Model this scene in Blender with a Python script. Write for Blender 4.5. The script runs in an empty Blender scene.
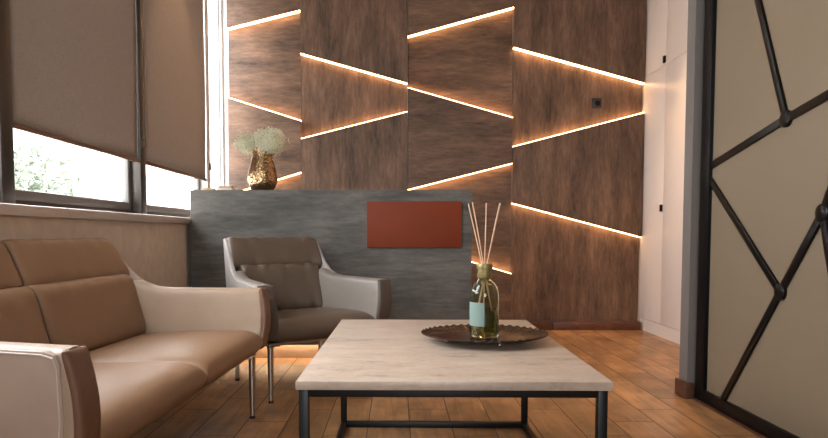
import bpy, bmesh, math, random
from mathutils import Vector, Matrix
R = math.radians
PI = math.pi
random.seed(7)
S = bpy.context.scene
COL = S.collection

# ------------------------------------------------------------------ camera
F, H, TH = 620.0, 0.86, R(3.0)
cam = bpy.data.cameras.new('camera')
cam.sensor_width = 36.0
cam.lens = F / 828 * 36
cam.shift_x = (414 - 397) / 828
cam.shift_y = (234 + F * math.tan(TH) - 219) / 828
cam.clip_start = 0.02
cam.clip_end = 200
co = bpy.data.objects.new('camera', cam)
COL.objects.link(co)
co.location = (0, 0, H)
co.rotation_euler = (R(90) - TH, 0, 0)
S.camera = co

# ------------------------------------------------------------------ world, daylight, exposure
S.view_settings.view_transform = 'Standard'
S.view_settings.look = 'None'
S.view_settings.gamma = 1
S.view_settings.use_curve_mapping = False
S.view_settings.exposure = 0.0
S.cycles.use_denoising = True
S.cycles.max_bounces = 10
S.cycles.sample_clamp_indirect = 6
w = bpy.data.worlds.new('overcast_sky')
S.world = w
w.use_nodes = True
w.node_tree.nodes['Background'].inputs[0].default_value = (0.93, 0.97, 1.0, 1)
w.node_tree.nodes['Background'].inputs[1].default_value = 16.0


def area(name, loc, rot, sx, sy, power, color):
    l = bpy.data.lights.new(name, 'AREA')
    l.shape = 'RECTANGLE'
    l.size, l.size_y = sx, sy
    l.energy = power
    l.color = color
    o = bpy.data.objects.new(name, l)
    COL.objects.link(o)
    o.location, o.rotation_euler = loc, rot
    return o


def spot(name, loc, power, color, angle=70, target=None, blend=0.7, size=0.04):
    l = bpy.data.lights.new(name, 'SPOT')
    l.energy = power
    l.color = color
    l.spot_size = R(angle)
    l.spot_blend = blend
    l.shadow_soft_size = size
    o = bpy.data.objects.new(name, l)
    COL.objects.link(o)
    o.location = loc
    if target is not None:
        d = Vector(target) - Vector(loc)
        o.rotation_euler = d.to_track_quat('-Z', 'Y').to_euler()
    return o


# daylight: the sky enters through the window bays and the open glazing behind the camera (portals only guide sampling)
def portal(name, loc, rot, sx, sy):
    o = area(name, loc, rot, sx, sy, 1, (1, 1, 1))
    o.data.cycles.is_portal = True


portal('portal_side', (-1.74, 3.36, 2.04), (0, R(-90), 0), 2.2, 4.46)
portal('portal_rear', (0.05, -3.12, 1.55), (R(90), 0, 0), 1.5, 1.3)
# warm ceiling spotlights
WARM = (1.0, 0.62, 0.32)
SPOTS = [((-0.75, 4.35, 3.18), 26, (-1.5, 4.35, 2.05), 50), ((1.75, 4.15, 3.18), 210, (1.8, 4.25, 0), 78),
         ((0.9, 2.2, 3.18), 30, (0.9, 2.2, 0), 80)]
for i, (p, e, t, a) in enumerate(SPOTS):
    spot('ceiling_spot_lamp', p, e, WARM, a, t)


# ------------------------------------------------------------------ materials
def srgb(r, g, b):
    f = lambda c: (c / 255 / 12.92) if c / 255 <= 0.04045 else ((c / 255 + 0.055) / 1.055) ** 2.4
    return (f(r), f(g), f(b), 1)


class NT:
    def __init__(s, name):
        s.m = bpy.data.materials.new(name)
        s.m.use_nodes = True
        s.t = s.m.node_tree
        s.b = s.t.nodes['Principled BSDF']
        s.out = s.t.nodes['Material Output']

    def n(s, typ, **kw):
        nd = s.t.nodes.new('ShaderNode' + typ)
        for k, v in kw.items():
            if hasattr(nd, k) and k not in nd.inputs:
                setattr(nd, k, v)
            else:
                nd.inputs[k].default_value = v
        return nd

    def l(s, a, b):
        s.t.links.new(a, b)

    def math(s, op, a, b=None, c=None):
        nd = s.t.nodes.new('ShaderNodeMath')
        nd.operation = op
        for i, v in enumerate((a, b, c)):
            if v is None:
                continue
            if isinstance(v, (int, float)):
                nd.inputs[i].default_value = v
            else:
                s.l(v, nd.inputs[i])
        return nd.outputs[0]

    def coords(s, scale=(1, 1, 1), kind='Object', rot=(0, 0, 0)):
        tc = s.t.nodes.new('ShaderNodeTexCoord')
        mp = s.t.nodes.new('ShaderNodeMapping')
        mp.inputs['Scale'].default_value = scale
        mp.inputs['Rotation'].default_value = rot
        s.l(tc.outputs[kind], mp.inputs[0])
        return mp.outputs[0]

    def noise(s, vec, scale, detail=6, rough=0.6, dist=0):
        nd = s.n('TexNoise')
        nd.inputs['Scale'].default_value = scale
        nd.inputs['Detail'].default_value = detail
        nd.inputs['Roughness'].default_value = rough
        nd.inputs['Distortion'].default_value = dist
        if vec is not None:
            s.l(vec, nd.inputs['Vector'])
        return nd.outputs['Fac']

    def ramp(s, fac, stops):
        nd = s.t.nodes.new('ShaderNodeValToRGB')
        e = nd.color_ramp.elements
        while len(e) < len(stops):
            e.new(0.5)
        for el, (p, c) in zip(e, stops):
            el.position = p
            el.color = c
        s.l(fac, nd.inputs[0])
        return nd.outputs[0]

    def mix(s, fac, a, b, blend='MIX'):
        nd = s.t.nodes.new('ShaderNodeMix')
        nd.data_type = 'RGBA'
        nd.blend_type = blend
        for idx, v in ((0, fac), (6, a), (7, b)):
            if isinstance(v, (int, float)):
                nd.inputs[idx].default_value = v
            elif isinstance(v, tuple):
                nd.inputs[idx].default_value = v
            else:
                s.l(v, nd.inputs[idx])
        return nd.outputs[2]

    def bump(s, h, strength=0.2, dist=0.01):
        nd = s.t.nodes.new('ShaderNodeBump')
        nd.inputs['Strength'].default_value = strength
        nd.inputs['Distance'].default_value = dist
        s.l(h, nd.inputs['Height'])
        s.l(nd.outputs[0], s.b.inputs['Normal'])

    def base(s, v):
        if isinstance(v, tuple):
            s.b.inputs['Base Color'].default_value = v
        else:
            s.l(v, s.b.inputs['Base Color'])

    def set(s, rough=0.5, metal=0.0, spec=0.5):
        s.b.inputs['Roughness'].default_value = rough
        s.b.inputs['Metallic'].default_value = metal
        s.b.inputs['Specular IOR Level'].default_value = spec


def k(c, f):
    return (min(1, c[0] * f), min(1, c[1] * f), min(1, c[2] * f), 1)


def plain(name, c, rough=0.5, metal=0.0, spec=0.5, var=0.08, scale=8, bump=0.0, bscale=60):
    m = NT(name)
    m.set(rough, metal, spec)
    v = m.coords()
    m.base(m.ramp(m.noise(v, scale), [(0.3, k(c, 1 - var)), (0.7, k(c, 1 + var))]))
    if bump:
        m.bump(m.noise(v, bscale, 4), bump, 0.004)
    return m.m


def leather(name, c, rough=0.42):
    m = NT(name)
    m.set(rough, 0, 0.5)
    v = m.coords()
    m.base(m.ramp(m.noise(v, 5, 4), [(0.3, k(c, 0.92)), (0.7, k(c, 1.08))]))
    g = m.n('TexVoronoi')
    g.inputs['Scale'].default_value = 260
    m.l(v, g.inputs['Vector'])
    wr = m.noise(v, 9, 3, 0.5, 0.6)
    m.bump(m.math('ADD', m.math('MULTIPLY', g.outputs['Distance'], 0.06), wr), 0.22, 0.012)
    return m.m


def weathered(name, c, streak, bias=0.0, rough=0.55, contrast=1.0):
    """stained wood / concrete look board; streak = mapping scale (small value along the grain)"""
    m = NT(name)
    m.set(rough, 0, 0.35)
    v = m.coords(streak, 'Object')
    a = m.noise(v, 1.0, 9, 0.68, 0.3)
    b = m.noise(m.coords((streak[0] * 5, streak[1] * 5, streak[2] * 5), 'Object'), 1.0, 8, 0.75)
    big = m.noise(m.coords((streak[0] * .25 + .8, streak[1] * .25 + .8, streak[2] * .25 + .8), 'Object'), 1.3, 4)
    f = m.math('ADD', m.math('MULTIPLY', a, 0.42), m.math('ADD', m.math('MULTIPLY', b, 0.33), m.math('MULTIPLY', big, 0.25)))
    ct = contrast
    col = m.ramp(f, [(0.37, k(c, max(.1, 1 - 0.75 * ct))), (0.46, k(c, 1 - 0.28 * ct)), (0.53, k(c, 1 + 0.12 * ct)), (0.62, k(c, 1 + 0.7 * ct))])
    m.base(col)
    m.bump(f, 0.15, 0.004)
    return m.m


def metal(name, c, rough=0.3, var=0.06):
    return plain(name, c, rough, 1.0, 0.5, var, 20)


def emit(name, c, strength):
    m = NT(name)
    m.base((0.9, 0.85, 0.75, 1))
    m.b.inputs['Emission Color'].default_value = c
    m.b.inputs['Emission Strength'].default_value = strength
    return m.m


def floor_mat():
    m = NT('wood_look_floor_tile')
    tc = m.t.nodes.new('ShaderNodeTexCoord')
    sp = m.t.nodes.new('ShaderNodeSeparateXYZ')
    m.l(tc.outputs['Object'], sp.inputs[0])
    X, Y = sp.outputs[0], sp.outputs[1]
    W_, L_ = 0.187, 0.60
    u = m.math('DIVIDE', m.math('SUBTRACT', X, 0.057), W_)
    ci = m.math('FLOOR', u)
    fu = m.math('SUBTRACT', u, ci)
    # joints: column 0 at 3.02-.6, each column to the right steps by 0.2
    off = m.math('MULTIPLY', ci, 0.2)
    vv = m.math('DIVIDE', m.math('SUBTRACT', m.math('SUBTRACT', Y, 2.405), off), L_)
    ri = m.math('FLOOR', vv)
    fv = m.math('SUBTRACT', vv, ri)
    eu = m.math('MULTIPLY', m.math('MINIMUM', fu, m.math('SUBTRACT', 1.0, fu)), W_)
    ev = m.math('MULTIPLY', m.math('MINIMUM', fv, m.math('SUBTRACT', 1.0, fv)), L_)
    e = m.math('MINIMUM', eu, ev)
    grout = m.math('LESS_THAN', e, 0.0028)
    cmb = m.t.nodes.new('ShaderNodeCombineXYZ')
    m.l(ci, cmb.inputs[0])
    m.l(ri, cmb.inputs[1])
    wn = m.t.nodes.new('ShaderNodeTexWhiteNoise')
    m.l(cmb.outputs[0], wn.inputs['Vector'])
    # grain along Y with a per-tile shift
    sh = m.t.nodes.new('ShaderNodeVectorMath')
    sh.operation = 'MULTIPLY_ADD'
    m.l(wn.outputs['Color'], sh.inputs[0])
    sh.inputs[1].default_value = (30, 30, 30)
    m.l(tc.outputs['Object'], sh.inputs[2])
    mp = m.t.nodes.new('ShaderNodeMapping')
    mp.inputs['Scale'].default_value = (16, 1.6, 1)
    m.l(sh.outputs[0], mp.inputs[0])
    gr = m.noise(mp.outputs[0], 1.5, 7, 0.65, 1.2)
    bl = m.noise(sh.outputs[0], 4.5, 3)
    f = m.math('ADD', m.math('MULTIPLY', gr, 0.55), m.math('MULTIPLY', bl, 0.45))
    c = FLOOR_C
    col = m.ramp(f, [(0.36, k(c, 0.42)), (0.46, k(c, 0.8)), (0.54, k(c, 1.12)), (0.64, k(c, 1.5))])
    tint = m.ramp(wn.outputs['Value'], [(0.0, (0.72, 0.7, 0.68, 1)), (1.0, (1.15, 1.13, 1.1, 1))])
    col = m.mix(1.0, col, tint, 'MULTIPLY')
    m.base(m.mix(grout, col, srgb(92, 72, 54)))
    rr = m.math('ADD', 0.27, m.math('MULTIPLY', gr, 0.12))
    m.l(m.math('ADD', rr, m.math('MULTIPLY', grout, 0.3)), m.b.inputs['Roughness'])
    m.b.inputs['Specular IOR Level'].default_value = 0.5
    hh = m.math('ADD', m.math('MULTIPLY', m.math('MINIMUM', e, 0.003), 300), m.math('MULTIPLY', gr, 0.35))
    m.bump(hh, 0.25, 0.002)
    return m.m


def glass_pane():
    m = NT('window_glass')
    t = m.n('BsdfTransparent')
    g = m.n('BsdfGlossy')
    g.inputs['Roughness'].default_value = 0.02
    lw = m.n('LayerWeight')
    lw.inputs['Blend'].default_value = 0.5
    fac = m.math('ADD', 0.03, m.math('MULTIPLY', m.math('POWER', lw.outputs['Facing'], 5.0), 0.6))
    mx = m.n('MixShader')
    m.l(fac, mx.inputs[0])
    m.l(t.outputs[0], mx.inputs[1])
    m.l(g.outputs[0], mx.inputs[2])
    m.l(mx.outputs[0], m.out.inputs[0])
    return m.m


def blind_fabric():
    m = NT('blind_fabric')
    v = m.coords()
    n1 = m.noise(m.coords((1, 60, 4)), 6, 3)
    n2 = m.noise(m.coords((1, 4, 60)), 6, 3)
    wv = m.math('ADD', m.math('MULTIPLY', n1, 0.5), m.math('MULTIPLY', n2, 0.5))
    c = srgb(168, 156, 148)
    col = m.ramp(wv, [(0.35, k(c, 0.86)), (0.65, k(c, 1.14))])
    d = m.n('BsdfDiffuse')
    t = m.n('BsdfTranslucent')
    m.l(col, d.inputs[0])
    m.l(col, t.inputs[0])
    mx = m.n('MixShader')
    mx.inputs[0].default_value = 0.14
    m.l(d.outputs[0], mx.inputs[1])
    m.l(t.outputs[0], mx.inputs[2])
    m.l(mx.outputs[0], m.out.inputs[0])
    return m.m


def bottle_glass(name, c, rough=0.0):
    m = NT(name)
    m.base(c)
    m.set(rough, 0, 0.5)
    m.b.inputs['Transmission Weight'].default_value = 1
    m.b.inputs['IOR'].default_value = 1.4
    return m.m


FLOOR_C = srgb(152, 113, 77)
M = {}
M['floor'] = floor_mat()
M['plaster'] = plain('white_plaster', srgb(226, 224, 222), 0.8, var=0.02, bump=0.05)
M['ceiling'] = plain('ceiling_paint', srgb(205, 200, 194), 0.9, var=0.02)
M['sill_wall'] = plain('beige_textured_plaster', srgb(212, 194, 174), 0.8, var=0.1, scale=14, bump=0.5, bscale=30)
M['sill'] = plain('sill_stone', srgb(205, 192, 180), 0.4, var=0.04)
M['frame_dark'] = plain('dark_window_frame', srgb(72, 66, 62), 0.32, 0.5, var=0.05)
M['frame_light'] = plain('grey_window_sash', srgb(104, 100, 97), 0.4, 0.2, var=0.04)
M['frame_white'] = plain('white_window_frame', srgb(226, 226, 226), 0.4, var=0.02)
M['glass'] = glass_pane()
M['blind'] = blind_fabric()
M['blind_bar'] = plain('bronze_blind_bar', srgb(112, 86, 70), 0.4, 0.3, var=0.05)
WOOD = srgb(103, 78, 61)
M['wood_v'] = weathered('stained_board_upright_grain', WOOD, (9, 9, 1.7))
M['wood_h'] = weathered('stained_board_level_grain', WOOD, (1.7, 9, 9))
M['concrete'] = weathered('grey_concrete_look_board', srgb(89, 84, 78), (1.6, 9, 9), contrast=0.9)
M['plinth'] = plain('brown_plinth', srgb(98, 80, 66), 0.5, var=0.1)
M['rust'] = plain('rust_leather_plaque', srgb(116, 50, 26), 0.6, 0, 0.2, var=0.05, bump=0.15, bscale=200)
M['skirting'] = weathered('brown_tile_skirting', srgb(92, 58, 42), (5, 5, 12), contrast=0.6, rough=0.4)
M['led'] = emit('warm_led_diffuser', (1.0, 0.56, 0.25, 1), 11)
M['led_floor'] = emit('warm_led_under_desk', (1.0, 0.7, 0.42, 1), 85)
M['cabinet'] = plain('white_lacquer', srgb(222, 208, 198), 0.35, var=0.015)
M['black_metal'] = plain('black_metal', srgb(9, 10, 12), 0.4, 0.0, 0.15, var=0.1)
M['black_bar'] = plain('black_gloss_bar', srgb(16, 14, 13), 0.3, 0.0, 0.2, var=0.1)
M['frost'] = plain('frosted_beige_glass', srgb(120, 105, 86), 0.55, 0, 0.35, var=0.03, scale=3)
M['pier'] = plain('grey_wall_paint', srgb(106, 99, 94), 0.7, var=0.03)
M['leather'] = leather('tan_leather', srgb(140, 107, 81))
M['leather_shell'] = leather('pale_taupe_leather', srgb(172, 148, 132), 0.45)
M['leather_grey'] = leather('brown_grey_leather', srgb(94, 78, 65), 0.38)
M['leather_grey_shell'] = leather('light_grey_leather', srgb(165, 158, 154), 0.45)
M['leather_arm_lit'] = leather('window_lit_tan_leather', srgb(160, 136, 115), 0.42)  # cushion leather made paler on the arms, window light put into the colour
M['leather_grey_arm_lit'] = leather('window_lit_grey_leather', srgb(132, 122, 114), 0.38)  # armchair arms likewise: light from the left painted in as a paler grey
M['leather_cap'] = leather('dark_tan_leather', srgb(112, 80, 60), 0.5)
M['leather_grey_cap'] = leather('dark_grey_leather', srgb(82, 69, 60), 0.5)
M['piping'] = plain('light_piping', srgb(196, 178, 164), 0.5)
M['chrome'] = metal('satin_chrome', srgb(190, 180, 170), 0.25)
M['rubber'] = plain('black_rubber', srgb(20, 18, 17), 0.6)
M['table_metal'] = plain('gunmetal_table_frame', srgb(15, 15, 15), 0.4, 0.0, 0.35, var=0.08)
st = NT('pale_stone_slab')
st.set(0.34, 0, 0.45)
vv_ = st.coords()
f1 = st.noise(st.coords((3, 7, 7)), 1.6, 8, 0.62, 0.5)
f2 = st.noise(vv_, 45, 4)
ff = st.math('ADD', st.math('MULTIPLY', f1, 0.72), st.math('MULTIPLY', f2, 0.28))
cs = srgb(184, 165, 149)
st.base(st.ramp(ff, [(0.36, k(cs, 0.6)), (0.45, k(cs, 0.92)), (0.55, k(cs, 1.06)), (0.66, k(cs, 1.22))]))
M['stone'] = st.m
M['tray'] = plain('dark_bronze_tray', srgb(84, 66, 55), 0.2, 0.85, var=0.3, scale=30, bump=0.1, bscale=50)
M['bottle'] = bottle_glass('olive_glass', srgb(222, 228, 208))
M['liquid'] = bottle_glass('fragrance_oil', srgb(196, 192, 120))
M['label'] = plain('sage_paper_label', srgb(122, 142, 134), 0.7, var=0.02)
M['collar'] = plain('brass_collar', srgb(138, 124, 80), 0.4, 0.5, var=0.06)
M['reed'] = plain('rattan_reed', srgb(214, 178, 148), 0.7, var=0.08, scale=40)
hm = NT('hammered_brass')
hm.set(0.26, 1.0, 0.5)
hv = hm.coords()
hm.base(hm.ramp(hm.noise(hv, 12), [(0.3, srgb(150, 118, 84)), (0.7, srgb(196, 164, 126))]))
vo = hm.n('TexVoronoi')
vo.inputs['Scale'].default_value = 75
hm.l(hv, vo.inputs['Vector'])
hm.bump(vo.outputs['Distance'], 0.55, 0.006)
M['brass'] = hm.m
M['petal'] = plain('cream_green_petal', srgb(253, 250, 238), 0.7, var=0.05, scale=25)
_t = M['petal'].node_tree
_tr = _t.nodes.new('ShaderNodeBsdfTranslucent')
_tr.inputs[0].default_value = srgb(244, 242, 220)
_mx = _t.nodes.new('ShaderNodeMixShader')
_mx.inputs[0].default_value = 0.6
_t.links.new(_t.nodes['Principled BSDF'].outputs[0], _mx.inputs[1])
_t.links.new(_tr.outputs[0], _mx.inputs[2])
_t.links.new(_mx.outputs[0], _t.nodes['Material Output'].inputs[0])
M['stalk'] = plain('pale_green_stalks', srgb(206, 210, 170), 0.8)
M['stem'] = plain('green_stem', srgb(110, 124, 70), 0.6)
M['card'] = plain('cream_card', srgb(214, 198, 182), 0.6)
M['card_gold'] = plain('gold_card', srgb(170, 140, 96), 0.4, 0.4)
M['switch'] = plain('black_switch_plastic', srgb(46, 38, 34), 0.35)
M['facade'] = plain('pale_facade', srgb(226, 222, 218), 0.8, var=0.03)
M['brick'] = plain('pale_brick', srgb(150, 120, 108), 0.8, var=0.08)
M['leaf'] = plain('far_foliage', srgb(112, 120, 104), 0.8, var=0.2, scale=3)
M['bark'] = plain('bark', srgb(70, 60, 52), 0.9)
M['paving'] = plain('pale_paving', srgb(214, 212, 208), 0.9)


# ------------------------------------------------------------------ mesh helpers
def append(dst, src, mat=None):
    vs = []
    for v in src.verts:
        p = v.co if mat is None else mat @ v.co
        vs.append(dst.verts.new(p))
    src.verts.index_update()
    for f in src.faces:
        try:
            dst.faces.new([vs[v.index] for v in f.verts])
        except ValueError:
            pass
    src.free()


def add_box(bm, x0, x1, y0, y1, z0, z1, bev=0.0, seg=2, mat=None):
    t = bmesh.new()
    bmesh.ops.create_cube(t, size=1)
    for v in t.verts:
        v.co = Vector((x0 + (v.co.x + .5) * (x1 - x0), y0 + (v.co.y + .5) * (y1 - y0), z0 + (v.co.z + .5) * (z1 - z0)))
    if bev:
        bmesh.ops.bevel(t, geom=t.edges[:], offset=bev, segments=seg, profile=0.5, affect='EDGES')
    append(bm, t, mat)


def add_prism(bm, pts, axis, a0, a1, bev=0.0, seg=2, skew=None):
    """polygon pts in the plane normal to axis ('x','y','z'), extruded a0..a1"""
    t = bmesh.new()

    def mk(p, a):
        return {'x': (a, p[0], p[1]), 'y': (p[0], a, p[1]), 'z': (p[0], p[1], a)}[axis]
    lo = [t.verts.new(mk(p, a0)) for p in pts]
    hi = [t.verts.new(mk(p, a1)) for p in pts]
    n = len(pts)
    t.faces.new(lo[::-1])
    t.faces.new(hi)
    for i in range(n):
        t.faces.new([lo[i], lo[(i + 1) % n], hi[(i + 1) % n], hi[i]])
    bmesh.ops.recalc_face_normals(t, faces=t.faces)
    if bev:
        bmesh.ops.bevel(t, geom=t.edges[:], offset=bev, segments=seg, profile=0.5, affect='EDGES')
    if skew:
        for v in t.verts:
            v.co = skew(v.co)
    append(bm, t)


def add_tube(bm, path, r, n=10, cap=True):
    path = [Vector(p) for p in path]
    rs = r if isinstance(r, (list, tuple)) else [r] * len(path)
    rings = []
    up = None
    for i, p in enumerate(path):
        d = (path[min(i + 1, len(path) - 1)] - path[max(i - 1, 0)]).normalized()
        if up is None:
            up = d.orthogonal().normalized()
        up = (up - d * up.dot(d))
        up = up.normalized() if up.length > 1e-6 else d.orthogonal().normalized()
        s = d.cross(up)
        rings.append([bm.verts.new(p + (up * math.cos(2 * PI * j / n) + s * math.sin(2 * PI * j / n)) * rs[i]) for j in range(n)])
    for a, b in zip(rings, rings[1:]):
        for j in range(n):
            bm.faces.new([a[j], a[(j + 1) % n], b[(j + 1) % n], b[j]])
    if cap:
        bm.faces.new(rings[0][::-1])
        bm.faces.new(rings[-1])


def add_lathe(bm, prof, c=(0, 0, 0), n=32, wave=None, closed=False):
    """prof: list of (r, z); wave(angle, r, z) -> (r, z)"""
    rings = []
    for r, z in prof:
        if r < 1e-6:
            rings.append([bm.verts.new((c[0], c[1], c[2] + z))])
            continue
        ring = []
        for j in range(n):
            a = 2 * PI * j / n
            rr, zz = wave(a, r, z) if wave else (r, z)
            ring.append(bm.verts.new((c[0] + rr * math.cos(a), c[1] + rr * math.sin(a), c[2] + zz)))
        rings.append(ring)
    pairs = list(zip(rings, rings[1:]))
    if closed:
        pairs.append((rings[-1], rings[0]))
    for a, b in pairs:
        if len(a) == 1 and len(b) == 1:
            continue
        for j in range(n):
            j2 = (j + 1) % n
            if len(a) == 1:
                bm.faces.new([a[0], b[j2], b[j]])
            elif len(b) == 1:
                bm.faces.new([a[j], a[j2], b[0]])
            else:
                bm.faces.new([a[j], a[j2], b[j2], b[j]])


def add_pillow(bm, P, N, tf, tb, nu=24, nv=16, pu=(6, 2.4), pv=(6, 2.4), dis=None):
    """closed soft pad around the mid surface P(u,v); N direction of the front; tf / tb front and back thickness"""
    us = [0.5 - 0.5 * math.cos(PI * i / nu) for i in range(nu + 1)]
    vs = [0.5 - 0.5 * math.cos(PI * i / nv) for i in range(nv + 1)]

    def prof(t, p):
        return max(0.0, 1 - abs(2 * t - 1) ** p[0]) ** (1 / p[1])
    front, back = [], []
    for i, u in enumerate(us):
        fr, bk = [], []
        for j, v in enumerate(vs):
            p = Vector(P(u, v))
            n = Vector(N(u, v) if callable(N) else N).normalized()
            g = prof(u, pu) * prof(v, pv)
            edge = i in (0, nu) or j in (0, nv)
            tfx = tf(u, v) if callable(tf) else tf
            if edge:
                q = bm.verts.new(p)
                fr.append(q)
                bk.append(q)
            else:
                d = dis(u, v) if dis else 0
                fr.append(bm.verts.new(p + n * (tfx * g + d)))
                bk.append(bm.verts.new(p - n * (tb * g)))
        front.append(fr)
        back.append(bk)
    for i in range(nu):
        for j in range(nv):
            bm.faces.new([front[i][j], front[i + 1][j], front[i + 1][j + 1], front[i][j + 1]])
            q = [back[i][j], back[i][j + 1], back[i + 1][j + 1], back[i + 1][j]]
            bm.faces.new(q)


def obj(name, bm, mat, parent=None, loc=(0, 0, 0), rotz=0.0, smooth=True, sub=0, angle=40):
    bmesh.ops.recalc_face_normals(bm, faces=bm.faces)
    me = bpy.data.meshes.new(name)
    bm.to_mesh(me)
    bm.free()
    me.materials.append(mat)
    if smooth:
        me.polygons.foreach_set('use_smooth', [True] * len(me.polygons))
        me.set_sharp_from_angle(angle=R(angle))
    o = bpy.data.objects.new(name, me)
    COL.objects.link(o)
    o.location = loc
    o.rotation_euler = (0, 0, rotz)
    if parent:
        o.parent = parent
    if sub:
        md = o.modifiers.new('subdivision', 'SUBSURF')
        md.levels = md.render_levels = sub
    return o


def tag(o, label, cat, group=None):
    o['label'] = label
    o['category'] = cat
    if group:
        o['group'] = group
    return o


def thing(name, label, cat, loc=(0, 0, 0), rotz=0.0, group=None):
    o = bpy.data.objects.new(name, None)
    COL.objects.link(o)
    o.location = loc
    o.rotation_euler = (0, 0, rotz)
    return tag(o, label, cat, group)


def struct(name, bm, mat, parent=None, loc=(0, 0, 0)):
    o = obj(name, bm, mat, parent, loc)
    if parent is None:
        o['kind'] = 'structure'
    return o


def box_obj(name, mat, parent, *a, bev=0.0, **kw):
    bm = bmesh.new()
    add_box(bm, *a, bev=bev)
    return obj(name, bm, mat, parent, **kw)


def box_struct(name, mat, *a, bev=0.0):
    bm = bmesh.new()
    add_box(bm, *a, bev=bev)
    return struct(name, bm, mat)


# ------------------------------------------------------------------ the room
CEIL = 3.25
YB = 5.60            # back wall face behind the boards
box_struct('floor', M['floor'], -1.72, 3.2, -3.2, 5.75, -0.12, 0.0)
box_struct('ceiling', M['ceiling'], -1.72, 3.2, -3.2, 5.75, CEIL, CEIL + 0.1)
box_struct('wall_back', M['plaster'], -1.72, 3.2, YB, YB + 0.15, 0, CEIL)
bm = bmesh.new()
for q in ((-1.72, -0.7, 0, CEIL), (0.8, 3.2, 0, CEIL), (-0.7, 0.8, 0, 0.9), (-0.7, 0.8, 2.2, CEIL)):
    add_box(bm, q[0], q[1], -3.2, -3.05, q[2], q[3])
struct('wall_rear', bm, M['pier'])
box_struct('wall_right', M['pier'], 3.1, 3.2, -3.05, YB, 0, CEIL)

# window wall: low wall with deep sill, pier at the far end, header over the windows
XW = -1.56           # room side of the window plane
bm = bmesh.new()
add_box(bm, -1.72, -1.425, -3.05, YB, 0, 0.925)
struct('wall_left', bm, M['sill_wall'])
bm = bmesh.new()
add_box(bm, -1.72, XW + 0.02, -3.05, YB, 3.1, CEIL)
struct('wall_left_header', bm, M['plaster'])
bm = bmesh.new()
add_box(bm, -1.72, XW + 0.02, -3.05, 1.097, 0.971, 3.099)
struct('wall_left_unseen_infill', bm, M['plaster'])  # out of view, added to close the nearer bays and cut their daylight
bm = bmesh.new()
add_box(bm, -1.70, -1.395, -3.05, YB - 0.001, 0.926, 0.970, bev=0.008)
sill = struct('trim_1', bm, M['sill'])

bays = [5.585, 5.03, 3.735, 2.435, 1.14]
for i in range(4):
    y1, y0 = bays[i], bays[i + 1]
    r = bpy.data.objects.new('window_%d' % (i + 1), None)
    COL.objects.link(r)
    r['kind'] = 'structure'
    bm = bmesh.new()
    add_box(bm, XW - 0.07, XW + 0.045, y0 - 0.042, y0 + 0.042, 0.971, 3.1, bev=0.006)
    if i == 0:
        add_box(bm, XW - 0.07, XW + 0.012, y1 - 0.02, y1 + 0.013, 0.971, 3.1, bev=0.006)
    add_box(bm, XW - 0.07, XW - 0.005, y0 + 0.042, y1 - 0.042, 0.971, 1.0, bev=0.004)
    add_box(bm, XW - 0.07, XW - 0.005, y0 + 0.042, y1 - 0.042, 3.06, 3.1, bev=0.004)
    obj('window_frame', bm, M['frame_white'] if i == 0 else M['frame_dark'], r)
    bm = bmesh.new()
    a, b, c, d = y0 + 0.042, y1 - (0.02 if i == 0 else 0.042), 1.0, 3.06
    e = .018 if i == 0 else .045
    for q in ((a, a + e, c, d), (b - e, b, c, d), (a + e, b - e, c, c + e), (a + e, b - e, d - e, d)):
        add_box(bm, XW - 0.055, XW - 0.012, q[0], q[1], q[2], q[3], bev=0.004)
    obj('window_sash', bm, M['frame_white'] if i == 0 else M['frame_light'], r)
    box_obj('window_pane', M['glass'], r, XW - 0.036, XW - 0.03, a + e - .005, b - e + .005, c + e - .005, d - e + .005)

# stub wall beside the partition, with its tile skirting
box_struct('wall_stub', M['pier'], 1.525, 3.1, 3.225, 3.315, 0, CEIL)
bm = bmesh.new()
add_box(bm, 1.503, 1.522, 3.2225, 3.318, 0, 0.085, bev=0.002)
add_box(bm, 1.503, 1.549, 3.195, 3.222, 0, 0.085, bev=0.002)
struct('baseboard_stub', bm, M['skirting'])
bm = bmesh.new()
add_box(bm, 0.50, 1.395, 5.515, 5.598, 0, 0.073, bev=0.003)
add_box(bm, 1.398, 2.183, 5.515, 5.598, 0, 0.073, bev=0.003)
struct('baseboard_back', bm, M['skirting'])

# ------------------------------------------------------------------ wall boards and light strips
YF, YR = 5.535, 5.585       # raised and recessed board faces
CX = [-1.495, -0.850, 0.0925, 1.0245, 2.183]
TOPZ = CEIL - 0.01
# per column: break lines (z at left, z at right), top to bottom
LINES = [
    [(2.662, 2.82), (2.061, 1.858), (1.214, 1.41)],
    [(2.449, 2.189), (1.700, 1.936)],
    [(2.596, 2.846), (2.146, 1.884), (1.255, 1.489), (0.775, 0.502)],
    [(2.501, 2.189), (1.630, 1.928), (1.136, 0.833)],
]
PLAB = [
    ['raised wall board at top left above the first glowing line', 'recessed wall board behind the flowers between two glowing lines, upper left',
     'raised wall board directly behind the vase of flowers', 'recessed wall board behind the vase foot, just above the desk'],
    ['raised wall board at the top of the second column from the window', 'recessed wall board wedge of the second column, narrowing to the right',
     'raised wall board of the second column just above the grey desk'],
    ['raised wall board at the top of the third column from the window', 'recessed wall board wedge with level grain high in the third column',
     'raised wall board in the middle of the third column from the window', 'recessed wall board behind the reed sticks, over the desk corner',
     'raised wall board low behind the glass bottle, right of the desk'],
    ['raised wall board at the top right next to the white cupboard', 'recessed wall board wedge carrying the small black switch',
     'raised wall board below the switch, beside the white cupboard', 'recessed wall board at the lower right standing on the brown skirting'],
]
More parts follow.
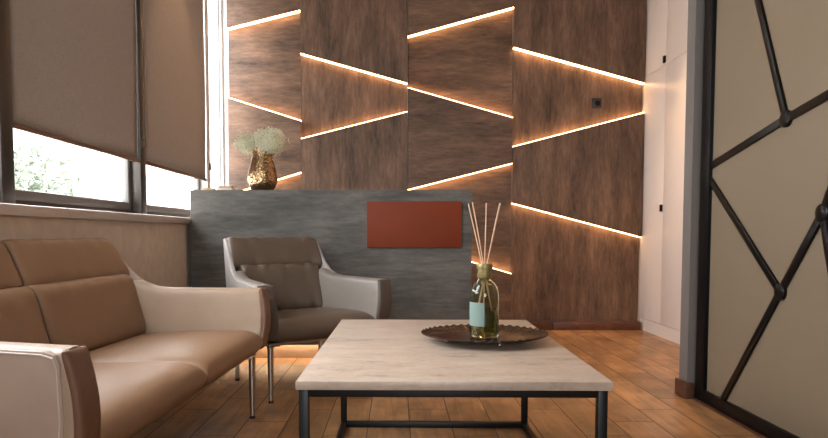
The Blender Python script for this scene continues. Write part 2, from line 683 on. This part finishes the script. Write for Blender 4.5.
SLAB = [
    ['glowing light strip at top left, rising to the right', 'glowing light strip falling right just above the flowers', 'short glowing light strip beside the vase foot'],
    ['glowing light strip falling right in the second wall column', 'glowing light strip rising right below the falling one in the second column'],
    ['glowing light strip rising right at the top of the third column', 'glowing light strip falling right in the middle of the third column',
     'glowing light strip rising right just above the desk corner', 'short glowing light strip behind the reed bottle, right of the desk'],
    ['long glowing light strip falling right above the black switch', 'long glowing light strip rising right below the black switch',
     'long glowing light strip falling right, lowest at the right'],
]
GR = ['h', 'v', 'h', 'v']
for c in range(4):
    x0, x1 = CX[c] + 0.002, CX[c + 1] - 0.002
    ls = [(TOPZ, TOPZ)] + LINES[c] + [(0.075, 0.075) if c >= 2 else (0.01, 0.01)]
    for i in range(len(ls) - 1):
        (a0, a1), (b0, b1) = ls[i], ls[i + 1]
        raised = i % 2 == 0
        bm = bmesh.new()
        g = 0.001
        pts = [(x0, b0 + g), (x1, b1 + g), (x1, a1 - g), (x0, a0 - g)]
        add_prism(bm, pts, 'y', YF if raised else YR, YB - 0.001)
        o = obj('wall_board', bm, M['wood_' + GR[c]], None, smooth=False)
        tag(o, PLAB[c][i], 'wall board', 'stained boards of the feature wall')
    for i, (za, zb) in enumerate(LINES[c]):
        # strip along the edge of the raised board, facing the recess
        sgn = -1 if i % 2 == 0 else 1
        d = Vector((x1 - x0, 0, zb - za)).normalized()
        nrm = Vector((-d.z, 0, d.x)) * sgn
        A = Vector((x0, 0, za)) + nrm * 0.001
        B = Vector((x1, 0, zb)) + nrm * 0.001
        t = 0.0055
        bm = bmesh.new()
        y0, y1 = YF + 0.003, YR - 0.001
        q = [A, B, B + nrm * t, A + nrm * t]
        add_prism(bm, [(p.x, p.z) for p in q], 'y', y0, y1)
        o = obj('light_strip', bm, M['led'], None, smooth=False)
        tag(o, SLAB[c][i], 'light strip', 'light strips of the feature wall')

t = thing('wall_switch', 'small square black switch on the wall board at the right', 'switch', (1.775, YR, 2.02))
box_obj('plate', M['switch'], t, -0.045, 0.045, -0.010, -0.0005, -0.045, 0.045, bev=0.004)
bm = bmesh.new()
add_lathe(bm, [(0, -0.008), (0.022, -0.008), (0.024, 0.0), (0, 0.0)], n=24)
kn = obj('knob', bm, M['black_metal'], t, loc=(0.008, -0.0105, 0.0))
kn.rotation_euler = (R(90), 0, 0)

# ------------------------------------------------------------------ reception desk
DY = 4.182
DX0, DX1 = -1.390, 0.503
t = thing('reception_desk', 'long grey concrete-look reception desk with a lit foot', 'desk', ((DX0 + DX1) / 2, DY, 0))
cx = (DX0 + DX1) / 2
box_obj('front_panel', M['concrete'], t, DX0 - cx, DX1 - cx, 0.0, 0.035, 0.106, 1.155)
box_obj('counter_top', M['concrete'], t, DX0 - cx, DX1 - cx, 0.036, 0.40, 1.118, 1.155)
box_obj('side_panel', M['concrete'], t, DX1 - cx - 0.035, DX1 - cx, 0.036, 0.55, 0.106, 1.117)
box_obj('side_panel', M['concrete'], t, DX0 - cx, DX0 - cx + 0.035, 0.036, 0.55, 0.106, 1.117)
box_obj('work_top', M['concrete'], t, DX0 - cx + 0.036, DX1 - cx - 0.036, 0.036, 0.70, 0.70, 0.735)
box_obj('plinth', M['plinth'], t, DX0 - cx + 0.02, DX1 - cx - 0.02, 0.085, 0.52, 0.0, 0.105)
box_obj('light_strip', M['led_floor'], t, DX0 - cx + 0.02, DX1 - cx - 0.1, 0.038, 0.052, 0.108, 0.116)
tag(box_obj('wall_plaque', M['rust'], None, -0.202, 0.432, DY - 0.022, DY - 0.001, 0.768, 1.078, bev=0.004),
    'plain rust-red rectangular plaque on the front of the grey desk', 'plaque')

# vase and flowers on the desk
VX, VY, VZ = -0.942, 4.37, 1.155
t = thing('vase', 'hammered brass vase on the grey desk holding white flowers', 'vase', (VX, VY, VZ))
bm = bmesh.new()
prof = [(0, 0.0), (0.066, 0.0), (0.088, 0.03), (0.104, 0.075), (0.104, 0.10), (0.094, 0.15), (0.078, 0.21), (0.068, 0.26), (0.066, 0.285), (0.072, 0.30),
        (0.068, 0.30), (0.062, 0.285), (0.064, 0.26), (0.074, 0.21), (0.088, 0.15), (0.095, 0.10), (0.08, 0.035), (0.0, 0.02)]
add_lathe(bm, prof, n=40)
obj('body', bm, M['brass'], t)
bm = bmesh.new()
add_lathe(bm, [(0.066, 0.297), (0.072, 0.296), (0.076, 0.302), (0.072, 0.309), (0.066, 0.306)], n=40, closed=True)
obj('rim', bm, M['brass'], t)


def hydrangea(label, cen, rad, n, seed, stem_to):
    rnd = random.Random(seed)
    t = thing('hydrangea', label, 'flower', stem_to, 0, 'hydrangeas in the brass vase')
    base = Vector(stem_to)
    c = Vector(cen) - base
    bm = bmesh.new()
    add_tube(bm, [(0, 0, 0), (c.x * 0.15, c.y * 0.3, c.z * 0.55), tuple(c)], 0.005, 8)
    obj('stem', bm, M['stem'], t)
    bm = bmesh.new()
    for i in range(n):
        # points on the ellipsoid (fibonacci) with jitter
        zz = 1 - 2 * (i + .5) / n
        a = i * 2.39996
        rr = math.sqrt(1 - zz * zz)
        nn = Vector((rr * math.cos(a), rr * math.sin(a), zz))
        s = 0.84 + 0.22 * rnd.random() + 0.17 * math.sin(7 * nn.x + seed) * math.sin(6 * nn.y + 1) * math.sin(8 * nn.z + 2)
        p = c + Vector((nn.x * rad[0], nn.y * rad[1], nn.z * rad[2])) * s
        nn = (nn + Vector((rnd.uniform(-.4, .4), rnd.uniform(-.4, .4), rnd.uniform(-.4, .4)))).normalized()
        q = nn.to_track_quat('Z', 'Y').to_matrix().to_4x4()
        mt = Matrix.Translation(p) @ q @ Matrix.Rotation(rnd.uniform(0, 6.3), 4, 'Z')
        sz = rnd.uniform(0.014, 0.025)
        cc = bm.verts.new(mt @ Vector((0, 0, 0)))
        for j in range(4):
            aj = j * PI / 2
            ps = [bm.verts.new(mt @ Vector((sz * r_ * math.cos(aj + d_), sz * r_ * math.sin(aj + d_), sz * h_))) for r_, d_, h_ in
                  ((0.55, -0.55, 0.12), (0.95, -0.45, 0.05), (1.12, 0, 0.12), (0.95, 0.45, 0.05), (0.55, 0.55, 0.12))]
            bm.faces.new([cc] + ps)
    # soft core that carries the florets
    tb = bmesh.new()
    bmesh.ops.create_icosphere(tb, subdivisions=2, radius=1)
    for v in tb.verts:
        v.co = c + Vector((v.co.x * rad[0], v.co.y * rad[1], v.co.z * rad[2])) * 0.77
    hd = obj('flower_head', bm, M['petal'], t)
    obj('flower_stalks', tb, M['stalk'], hd)


hydrangea('larger round hydrangea head leaning right over the vase rim', (VX + 0.055, VY - 0.02, VZ + 0.345), (0.112, 0.11, 0.095), 230, 1, (VX + 0.01, VY, VZ + 0.06))
hydrangea('smaller hydrangea head drooping out to the left of the vase', (VX - 0.09, VY - 0.01, VZ + 0.335), (0.088, 0.085, 0.066), 150, 2, (VX - 0.015, VY, VZ + 0.06))

t = thing('card_box', 'small cream card box lying on the desk left of the vase', 'box', (-1.17, 4.30, 1.155))
box_obj('tray', M['card'], t, -0.065, 0.04, -0.03, 0.03, 0.0, 0.022, bev=0.003)
box_obj('cards', M['card_gold'], t, -0.058, 0.033, -0.026, 0.026, 0.0225, 0.034)
tag(box_obj('business_card_stack', M['card_gold'], None, -1.335, -1.255, 4.27, 4.32, 1.1555, 1.175, bev=0.002),
    'low gold stack of cards on the desk end nearest the window', 'cards')

# ------------------------------------------------------------------ white cupboard along the right
t = thing('tall_cupboard', 'tall white fitted cupboard with black edge pulls, by the feature wall', 'cupboard', (2.19, 5.535, 0))
box_obj('carcass', M['cabinet'], t, 0.022, 0.62, -2.21, 0.05, 0.11, CEIL - 0.02)
box_obj('plinth', M['cabinet'], t, 0.012, 0.60, -2.21, 0.05, 0.0, 0.107)
SEAM = 2.243
dy = 0.455
for i in range(5):
    y1 = 0.046 - (0 if i == 0 else 0.0) - i * dy
    y0 = y1 - dy
    for z0, z1, up in ((0.112, SEAM, False), (SEAM, CEIL - 0.025, True)):
        dr = box_obj('door', M['cabinet'], t, 0.0, 0.020, y0 + 0.0015, y1 - 0.0015, z0 + 0.0015, z1 - 0.0015, bev=0.0012)
        if i % 2 == 0:
            zc = SEAM + 0.04 if up else 1.074
            bm = bmesh.new()
            add_box(bm, -0.018, -0.0005, y0 + 0.001, y0 + 0.028, zc - 0.028, zc + 0.028, bev=0.002)
            o = obj('handle', bm, M['black_metal'], dr)
            o['label'] = 'black edge pull'

# ------------------------------------------------------------------ glass partition
PX = 1.55
PY0, PY1 = 1.35, 3.190
t = thing('glass_partition', 'black framed frosted glass partition with branching black bars', 'partition', (PX, PY1, 0))
fw = 0.085
bm = bmesh.new()
pt = CEIL - 0.02
for q in ((PY1 - fw, PY1, 0.008, pt), (PY0, PY0 + fw, 0.008, pt), (PY0 + fw, PY1 - fw, 0.008, 0.068), (PY0 + fw, PY1 - fw, pt - fw, pt)):
    add_box(bm, 0.0, 0.05, q[0] - PY1, q[1] - PY1, q[2], q[3], bev=0.003)
obj('frame', bm, M['black_metal'], t)
box_obj('threshold', M['skirting'], t, -0.012, 0.052, PY0 - PY1, 0.0, 0.0005, 0.0075)
box_obj('pane', M['frost'], t, 0.020, 0.030, PY0 + fw - PY1, -fw, 0.066, pt - fw + .002)
nodes = {'a': (2.519, 1.322), 'c': (2.520, 0.624), 'd': (2.284, 0.937), 'top': (2.985, 2.48), 'a2': (1.62, 1.48), 'l1': (3.105, 1.20), 'l2': (3.105, 1.125),
         'bot': (2.935, 0.067), 'e': (1.95, 1.62), 'g': (2.12, 0.35), 'h': (1.44, 0.8), 'tt': (3.105, 2.8), 'tr': (2.2, 3.1), 'gb': (1.9, 0.067)}
for p, q in (('top', 'a'), ('a', 'l1'), ('a', 'a2'), ('l2', 'c'), ('c', 'd'), ('d', 'e'), ('d', 'g'), ('c', 'bot'), ('g', 'h'), ('g', 'gb'), ('top', 'tt'), ('top', 'tr'), ('e', 'tr')):
    (ya, za), (yb, zb) = nodes[p], nodes[q]
    L = math.hypot(yb - ya, zb - za)
    a = math.atan2(zb - za, yb - ya)
    bm = bmesh.new()
    mt = Matrix.Translation((0.013, ya - PY1, za)) @ Matrix.Rotation(a, 4, 'X')
    add_box(bm, -0.006, 0.0065, 0, L, -0.0165, 0.0165, bev=0.002, mat=mt)
    obj('bar', bm, M['black_bar'], t)
for p in ('a', 'c', 'd', 'g', 'top'):
    ya, za = nodes[p]
    bm = bmesh.new()
    add_lathe(bm, [(0, 0.0), (0.034, 0.0), (0.034, 0.012), (0.028, 0.016), (0, 0.016)], n=28)
    nd = obj('node_disc', bm, M['black_bar'], t, loc=(0.0195, ya - PY1, za))
    nd.rotation_euler = (0, R(-90), 0)

# ------------------------------------------------------------------ roller blinds
def blind(y0, y1, zb, xb, label, side):
    t = thing('roller_blind', label, 'blind', (xb, (y0 + y1) / 2, zb), 0, 'lowered roller blinds')
    hw = (y1 - y0) / 2
    # fabric with a slight wave
    bm = bmesh.new()
    nu, nv = 24, 20
    rnd = random.Random(int(y0 * 100))
    ph = rnd.uniform(0, 6)
    g = [[None] * (nv + 1) for _ in range(nu + 1)]
    for i in range(nu + 1):
        for j in range(nv + 1):
            u, v = i / nu, j / nv
            dx = 0.004 * math.sin(6 * u + ph + 2 * v) * (1 - v * 0.6) + 0.0025 * math.sin(17 * u + 9 * v)
            g[i][j] = bm.verts.new((dx, -hw + 2 * hw * u, 0.02 + v * (3.12 - zb - 0.02)))
    for i in range(nu):
        for j in range(nv):
            bm.faces.new([g[i][j], g[i + 1][j], g[i + 1][j + 1], g[i][j + 1]])
    o = obj('fabric', bm, M['blind'], t)
    md = o.modifiers.new('thickness', 'SOLIDIFY')
    md.thickness = 0.0012
    bm = bmesh.new()
    add_box(bm, -0.008, 0.008, -hw, hw, 0.0, 0.022, bev=0.004)
    obj('bottom_bar', bm, M['blind_bar'], t)
    bm = bmesh.new()
    add_tube(bm, [(-0.0, -hw, 3.14 - zb), (0.0, hw, 3.14 - zb)], 0.03, 16)
    obj('roller_tube', bm, M['frame_dark'], t)
    # bead chain with weight
    yc = hw + 0.012 if side == 'far' else -hw - 0.012
    zl = CHAIN[side] - zb
    bm = bmesh.new()
    for dx in (0.026, 0.038):
        add_tube(bm, [(dx, yc, 3.14 - zb), (dx, yc, zl)], 0.0022, 6)
    ch = obj('pull_chain', bm, M['chrome'], t)
    bm = bmesh.new()
    add_lathe(bm, [(0, 0), (0.008, 0.004), (0.011, 0.02), (0.009, 0.05), (0.005, 0.06), (0, 0.06)], (0.032, yc, zl - 0.055), 12)
    obj('chain_weight', bm, M['blind_bar'], ch)


CHAIN = {'near': 1.50, 'far': 1.42}
XBL = -1.525
blind(2.482, 3.687, 1.28, XBL, 'wide brown roller blind lowered over the nearer window', 'far')
blind(3.783, 4.975, 1.28, XBL, 'brown roller blind lowered over the window nearest the desk', 'far')

# ------------------------------------------------------------------ sofa and armchair
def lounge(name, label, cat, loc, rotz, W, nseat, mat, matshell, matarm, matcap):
    t = thing(name, label, cat, loc, rotz)
    D = 0.76
    hw = W / 2
    top = [(0.03, 0.605), (0.2, 0.607), (0.40, 0.609), (0.47, 0.617), (0.53, 0.64), (0.58, 0.682), (0.625, 0.735), (0.665, 0.79), (0.69, 0.82), (0.715, 0.834), (0.74, 0.832), (0.752, 0.815)]
    flare = lambda s: (lambda co: Vector((co.x + s * 0.03 * max(0, (co.z - 0.3) / 0.3) * max(0, 1 - co.y / 0.55), co.y, co.z)))

    def ztop(y):
        if y <= top[0][0]:
            return top[0][1]
        for (a, za), (b, zb) in zip(top, top[1:]):
            if a <= y <= b:
                return za + (zb - za) * (y - a) / (b - a)
        return top[-1][1]
    tap = 0.075 / hw

    def build(name, bm, mt, par=t):
        for v in bm.verts:
            v.co.x *= 1 - tap * v.co.y / D
        return obj(name, bm, mt, par)
    outline = [(0.03, 0.31), (0.012, 0.34), (-0.003, 0.45), (-0.006, 0.575), (0.002, 0.597)] + top + [(0.70, 0.56), (0.655, 0.31)]
    bm = bmesh.new()
    for s in (-1, 1):
        add_prism(bm, outline, 'x', s * hw, s * (hw - 0.026), bev=0.006, skew=flare(s))
    # back sheet
    add_prism(bm, [(0.628, 0.31), (0.655, 0.31), (0.70, 0.56), (0.757, 0.815), (0.747, 0.832), (0.73, 0.832), (0.672, 0.56)], 'x', -hw + 0.02, hw - 0.02, bev=0.004)
    build('shell', bm, matshell)
    # piping along the top edge and down the arm front
    path = [(0.012, 0.36), (-0.003, 0.45), (-0.007, 0.575), (0.000, 0.598)] + top[:-1]
    for s in (-1, 1):
        f = flare(s)
        pp = [f(Vector((s * (hw + 0.0005), y + 0.008, z - 0.008))) for y, z in path]
        bm = bmesh.new()
        add_tube(bm, pp, 0.0028, 6)
        build('piping', bm, M['piping'])
    # arm pads
    for s in (-1, 1):
        f = flare(s)
        bm = bmesh.new()

        def P(u, v, s=s, f=f):
            y = -0.012 + 0.57 * u - 0.016 * math.sin(PI * v) * (1 - u) ** 4
            z = 0.325 + v * (min(ztop(y), 0.645) - 0.325 + 0.004)
            return f(Vector((s * (hw - 0.050), y, z)))
        rn = random.Random(3 + s)
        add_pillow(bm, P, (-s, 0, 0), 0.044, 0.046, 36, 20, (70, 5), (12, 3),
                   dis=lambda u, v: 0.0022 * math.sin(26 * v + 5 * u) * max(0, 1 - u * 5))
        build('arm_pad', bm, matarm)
        bm = bmesh.new()

        def Q(u, v, s=s, f=f):
            return f(Vector((s * (hw - 0.091 + 0.086 * u), -0.013 - 0.020 * math.sin(PI * v), 0.328 + 0.277 * v)))
        add_pillow(bm, Q, (0, -1, 0), 0.013, 0.014, 14, 24, (6, 2.4), (12, 3), dis=lambda u, v: 0.0022 * math.sin(34 * v + 4 * u) * math.sin(PI * u))
        ac = build('arm_front', bm, matcap)
        ac['label'] = 'darker brown front of the arm'
    # cushions
    inner = hw - 0.070
    for i in range(nseat):
        a = -inner + 2 * inner * i / nseat
        b = -inner + 2 * inner * (i + 1) / nseat
        ha = -hw + 0.008 + 2 * (hw - 0.008) * i / nseat
        hb = -hw + 0.008 + 2 * (hw - 0.008) * (i + 1) / nseat
        bm = bmesh.new()
        add_pillow(bm, lambda u, v: (a + (b - a) * u, -0.03 + 0.60 * v, 0.362 - 0.012 * v), (0, 0, 1), 0.068, 0.064, 34, 24, (18, 2.8), (7, 2.1),
                   dis=lambda u, v: 0.012 * math.sin(PI * u) * math.sin(PI * min(1, v * 1.3)) - 0.004 * v)
        build('seat_cushion', bm, mat)
        rr = random.Random(i + 11)
        p1, p2 = rr.uniform(0, 6), rr.uniform(0, 6)

        # the back wraps forward a little towards the arms
        cv = lambda u: abs((a + (b - a) * u) / hw) ** 4
        ch = lambda u: abs((ha + (hb - ha) * u) / hw) ** 4

        def wr(u, v):
            e = max(0, 2 * abs(v - 0.5)) ** 2
            return e * 0.0055 * (math.sin(31 * u + p1 + 3 * v) + math.sin(53 * u + p2 - 4 * v) * 0.6) * (1.5 if nseat == 1 else 0.45)
        bm = bmesh.new()
        add_pillow(bm, lambda u, v: (a + (b - a) * u, 0.560 + 0.075 * v - 0.035 * cv(u), 0.385 + 0.29 * v), (0, -1, 0.25), 0.062, 0.03, 36, 20, (26, 3.4), (7, 2.4), dis=wr)
        build('back_cushion', bm, mat)
        bm = bmesh.new()
        add_pillow(bm, lambda u, v: (ha + (hb - ha) * u, 0.645 + 0.085 * v - 0.03 * ch(u) * (1 - v), 0.640 + 0.190 * v), (0, -0.80, 0.45), 0.056, 0.03, 36, 18, (20, 3), (6, 2.2), dis=wr)
        build('head_cushion', bm, mat)
    # steel frame under the seat and legs
    bm = bmesh.new()
    for s in (-1, 1):
        add_box(bm, s * (hw - 0.075) - 0.032, s * (hw - 0.075) + 0.032, 0.015, 0.63, 0.286, 0.306, bev=0.004)
    for y in (0.05, 0.62):
        add_box(bm, -hw + 0.06, hw - 0.06, y - 0.012, y + 0.012, 0.288, 0.302, bev=0.003)
    obj('under_frame', bm, M['chrome'], t)
    for s in (-1, 1):
        for y, dy_ in ((0.03, 0.0), (0.600, 0.0)):
            x = s * (hw - (0.058 if y < 0.1 else 0.095))
            bm = bmesh.new()
            add_tube(bm, [(x, y + dy_, 0.012), (x, y, 0.15), (x, y, 0.287)], [0.012, 0.0145, 0.017], 14)
            lg = obj('leg', bm, M['chrome'], t)
            bm = bmesh.new()
            add_tube(bm, [(x, y + dy_, 0.0), (x, y + dy_, 0.013)], 0.0128, 12)
            obj('foot_tip', bm, M['rubber'], lg)
    return t


lounge('sofa', 'two-seat tan leather sofa under the window', 'sofa', (-0.688, 2.135, 0), R(86.6), 1.56, 2, M['leather'], M['leather_shell'], M['leather_arm_lit'], M['leather_cap'])
phi = R(35)
AW = 0.74
fl = Vector((-0.672, 3.06, 0))
cc = fl + Vector((math.cos(phi), math.sin(phi), 0)) * AW / 2
lounge('armchair', 'brown-grey leather armchair with pale shell in front of the desk', 'armchair', tuple(cc), phi, AW, 1, M['leather_grey'], M['leather_grey_shell'], M['leather_grey_arm_lit'], M['leather_grey_cap'])

# ------------------------------------------------------------------ coffee table
TX, TY, TZ = 0.157, 2.188, 0.475
t = thing('coffee_table', 'low stone-topped coffee table on a dark metal frame', 'coffee table', (TX, TY, 0), R(-0.8))
hx, hy = 0.415, 0.588
box_obj('table_top', M['stone'], t, -hx, hx, -hy, hy, TZ - 0.0235, TZ, bev=0.0025)
fx, fy, b = hx - 0.001, hy - 0.040, 0.026
z1 = TZ - 0.0245
bm = bmesh.new()
for s in (-1, 1):
    add_box(bm, -fx + b, fx - b, s * fy - (b if s > 0 else 0), s * fy + (b if s < 0 else 0), z1 - 0.028, z1, bev=0.0015)
    add_box(bm, s * fx - (b if s > 0 else 0), s * fx + (b if s < 0 else 0), -fy + b, fy - b, z1 - 0.028, z1, bev=0.0015)
obj('top_frame', bm, M['table_metal'], t)
for sx in (-1, 1):
    for sy in (-1, 1):
        x0, x1 = sorted((sx * fx, sx * (fx - b)))
        y0, y1 = sorted((sy * fy, sy * (fy - b)))
        box_obj('leg', M['table_metal'], t, x0, x1, y0, y1, 0.0, z1, bev=0.0015)
for s in (-1, 1):
    y0, y1 = sorted((s * fy, s * (fy - b)))
    box_obj('floor_rail', M['table_metal'], t, -fx + b, fx - b, y0, y1, 0.002, 0.026, bev=0.0015)
    x0, x1 = sorted((s * fx, s * (fx - b)))
    box_obj('floor_rail', M['table_metal'], t, x0, x1, -fy + b, fy - b, 0.002, 0.026, bev=0.0015)

# tray
RX, RY = 0.312, 2.205
t = thing('tray', 'dark bronze tray with a fluted rim on the coffee table', 'tray', (RX, RY, TZ))
NF = 44


def wave(a, r, z):
    k_ = max(0, (r - 0.150) / 0.075)
    s = math.cos(NF * a)
    return r + 0.0015 * s * k_, z + 0.0024 * s * min(1, k_ * 1.6)


bm = bmesh.new()
add_lathe(bm, [(0, 0.017), (0.08, 0.0165), (0.135, 0.016), (0.150, 0.017), (0.170, 0.0205), (0.195, 0.0265), (0.215, 0.032), (0.2245, 0.0345),
               (0.2245, 0.0318), (0.215, 0.0292), (0.195, 0.0235), (0.170, 0.0175), (0.150, 0.0135), (0.135, 0.0125), (0, 0.0125)], n=NF * 6, wave=wave)
for v in bm.verts:
    v.co.y *= 0.85
obj('dish', bm, M['tray'], t)
for i in range(4):
    a = R(-75 + 90 * i)
    bm = bmesh.new()
    bmesh.ops.create_uvsphere(bm, u_segments=14, v_segments=10, radius=0.0075)
    obj('foot', bm, M['chrome'], t, loc=(0.14 * math.cos(a), 0.119 * math.sin(a), 0.0075))

# reed diffuser bottle
BX, BY, BZ = 0.311, 2.195, TZ + 0.0175
t = thing('diffuser_bottle', 'olive glass reed diffuser bottle standing on the bronze tray', 'bottle', (BX, BY, BZ))
bm = bmesh.new()
outer = [(0, 0.0), (0.046, 0.0), (0.0535, 0.006), (0.0545, 0.014), (0.0545, 0.148), (0.052, 0.168), (0.044, 0.187), (0.031, 0.201), (0.021, 0.209), (0.0185, 0.216), (0.0185, 0.252)]
innr = [(0.0145, 0.252), (0.0145, 0.214), (0.019, 0.205), (0.029, 0.197), (0.041, 0.184), (0.0485, 0.166), (0.051, 0.148), (0.051, 0.018), (0.048, 0.011), (0, 0.009)]
add_lathe(bm, [(r * 0.95 if r > 0.03 else r, z) for r, z in outer + innr], n=48)
obj('glass_body', bm, M['bottle'], t, angle=60)
bm = bmesh.new()
add_lathe(bm, [(0, 0.0105), (0.0440, 0.0125), (0.0478, 0.019), (0.0478, 0.098), (0, 0.098)], n=48)
obj('liquid', bm, M['liquid'], t, angle=60)
bm = bmesh.new()
add_lathe(bm, [(0.0195, 0.212), (0.0255, 0.212), (0.0265, 0.214), (0.0265, 0.228), (0.024, 0.230), (0.024, 0.244), (0.0275, 0.246), (0.0285, 0.258), (0.0265, 0.262),
               (0.012, 0.262), (0.012, 0.256), (0.0195, 0.254)], n=40, closed=True)
obj('collar', bm, M['collar'], t)
bm = bmesh.new()
a0, a1 = R(-178), R(-98)
n = 16
pv = []
for r_ in (0.0521, 0.0528):
    pv.append([[bm.verts.new((r_ * math.cos(a0 + (a1 - a0) * i / n), r_ * math.sin(a0 + (a1 - a0) * i / n), z)) for i in range(n + 1)] for z in (0.045, 0.128)])
for i in range(n):
    bm.faces.new([pv[1][0][i], pv[1][0][i + 1], pv[1][1][i + 1], pv[1][1][i]])
    bm.faces.new([pv[0][0][i + 1], pv[0][0][i], pv[0][1][i], pv[0][1][i + 1]])
    for z in (0, 1):
        bm.faces.new([pv[0][z][i], pv[0][z][i + 1], pv[1][z][i + 1], pv[1][z][i]])
for e in (0, n):
    bm.faces.new([pv[0][0][e], pv[0][1][e], pv[1][1][e], pv[1][0][e]])
obj('label', bm, M['label'], t)

reeds = [((-0.008, 0.004), (-0.058, 0.012), 0.475, (0.030, 0.006), 'leftmost reed stick leaning out of the diffuser bottle'),
         ((-0.004, -0.005), (-0.047, -0.02), 0.478, (0.026, -0.012), 'second reed stick from the left in the diffuser bottle'),
         ((0.001, 0.007), (0.009, 0.035), 0.478, (-0.002, -0.022), 'near upright middle reed stick in the diffuser bottle'),
         ((0.006, -0.006), (0.049, -0.015), 0.476, (-0.018, 0.010), 'second reed stick from the right in the diffuser bottle'),
         ((0.008, 0.002), (0.057, 0.02), 0.477, (-0.024, -0.004), 'rightmost reed stick leaning out of the diffuser bottle')]
for (m_, tp, zt, bt, lab) in reeds:
    bm = bmesh.new()
    # straight line through the neck: solve top point and bottom point
    a = Vector((tp[0], tp[1], zt))
    c = Vector((m_[0], m_[1], 0.257))
    d = (c - a).normalized()
    e = a + d * ((zt - 0.0125) / -d.z)
    rmax = 0.044
    if math.hypot(e.x, e.y) > rmax:
        s = rmax / math.hypot(e.x, e.y)
        e = Vector((e.x * s, e.y * s, e.z))
    add_tube(bm, [tuple(e), tuple(c), tuple(a)], 0.0021, 8)
    tag(obj('reed_stick', bm, M['reed'], None, loc=(BX, BY, BZ)), lab, 'reed stick', 'reed sticks in the diffuser bottle')

# ------------------------------------------------------------------ ceiling spotlights (above the picture)
for i, (p, e, tt, a) in enumerate(SPOTS):
    t = thing('ceiling_spotlight', ['round recessed ceiling spotlight near the window blind', 'round recessed ceiling spotlight before the white cupboard',
                                    'round recessed ceiling spotlight above the coffee table'][i], 'spotlight', (p[0], p[1], CEIL), 0, 'ceiling spotlights')
    bm = bmesh.new()
    add_lathe(bm, [(0.045, 0), (0.06, 0), (0.06, -0.012), (0.045, -0.016)], n=28, closed=True)
    obj('trim_ring', bm, M['black_metal'], t)

# ------------------------------------------------------------------ outside the windows
box_struct('ground_outside', M['paving'], -30, -1.8, -8, 30, -0.6, -0.5)
t = thing('neighbour_house', 'pale overexposed house seen through the window nearest the desk', 'house', (-9.5, 17, -0.5))
box_obj('house_wall', M['facade'], t, -3, 3, -6, 6, 0, 6)
for y in (-5, -2.4, 0.4):
    box_obj('brick_column', M['brick'], t, 3.001, 3.35, y, y + 0.6, 0, 6)
box_obj('terrace_slab', M['facade'], t, 3.001, 4.2, -6, 6, 2.1, 2.35)


def tree(label, x, y, h, r, seed):
    rnd = random.Random(seed)
    t = thing('garden_tree', label, 'tree', (x, y, -0.5), 0, 'trees outside the windows')
    bm = bmesh.new()
    add_tube(bm, [(0, 0, 0), (0.05, 0.03, h * .5), (0, 0, h)], [0.12, 0.09, 0.04], 8)
    obj('trunk', bm, M['bark'], t)
    bm = bmesh.new()
    for i in range(1800):
        d = Vector((rnd.gauss(0, 1), rnd.gauss(0, 1), rnd.gauss(0, 1))).normalized() * r * rnd.random() ** 0.4
        p = Vector((0, 0, h)) + Vector((d.x, d.y, d.z * 0.8))
        q = Matrix.Translation(p) @ Matrix.Rotation(rnd.uniform(0, 6), 4, Vector((rnd.random(), rnd.random(), rnd.random() + .1)).normalized())
        s = rnd.uniform(.04, .09)
        bm.faces.new([bm.verts.new(q @ Vector(v)) for v in ((-s, 0, 0), (0, -s * .5, .02), (s, 0, 0), (0, s * .5, .02))])
    obj('crown', bm, M['leaf'], t, smooth=False)


tree('pale leafy tree seen through the nearer window', -5.6, 9.2, 2.0, 0.9, 5)
tree('small pale tree beside the house outside the windows', -5.0, 10.6, 1.4, 0.6, 6)
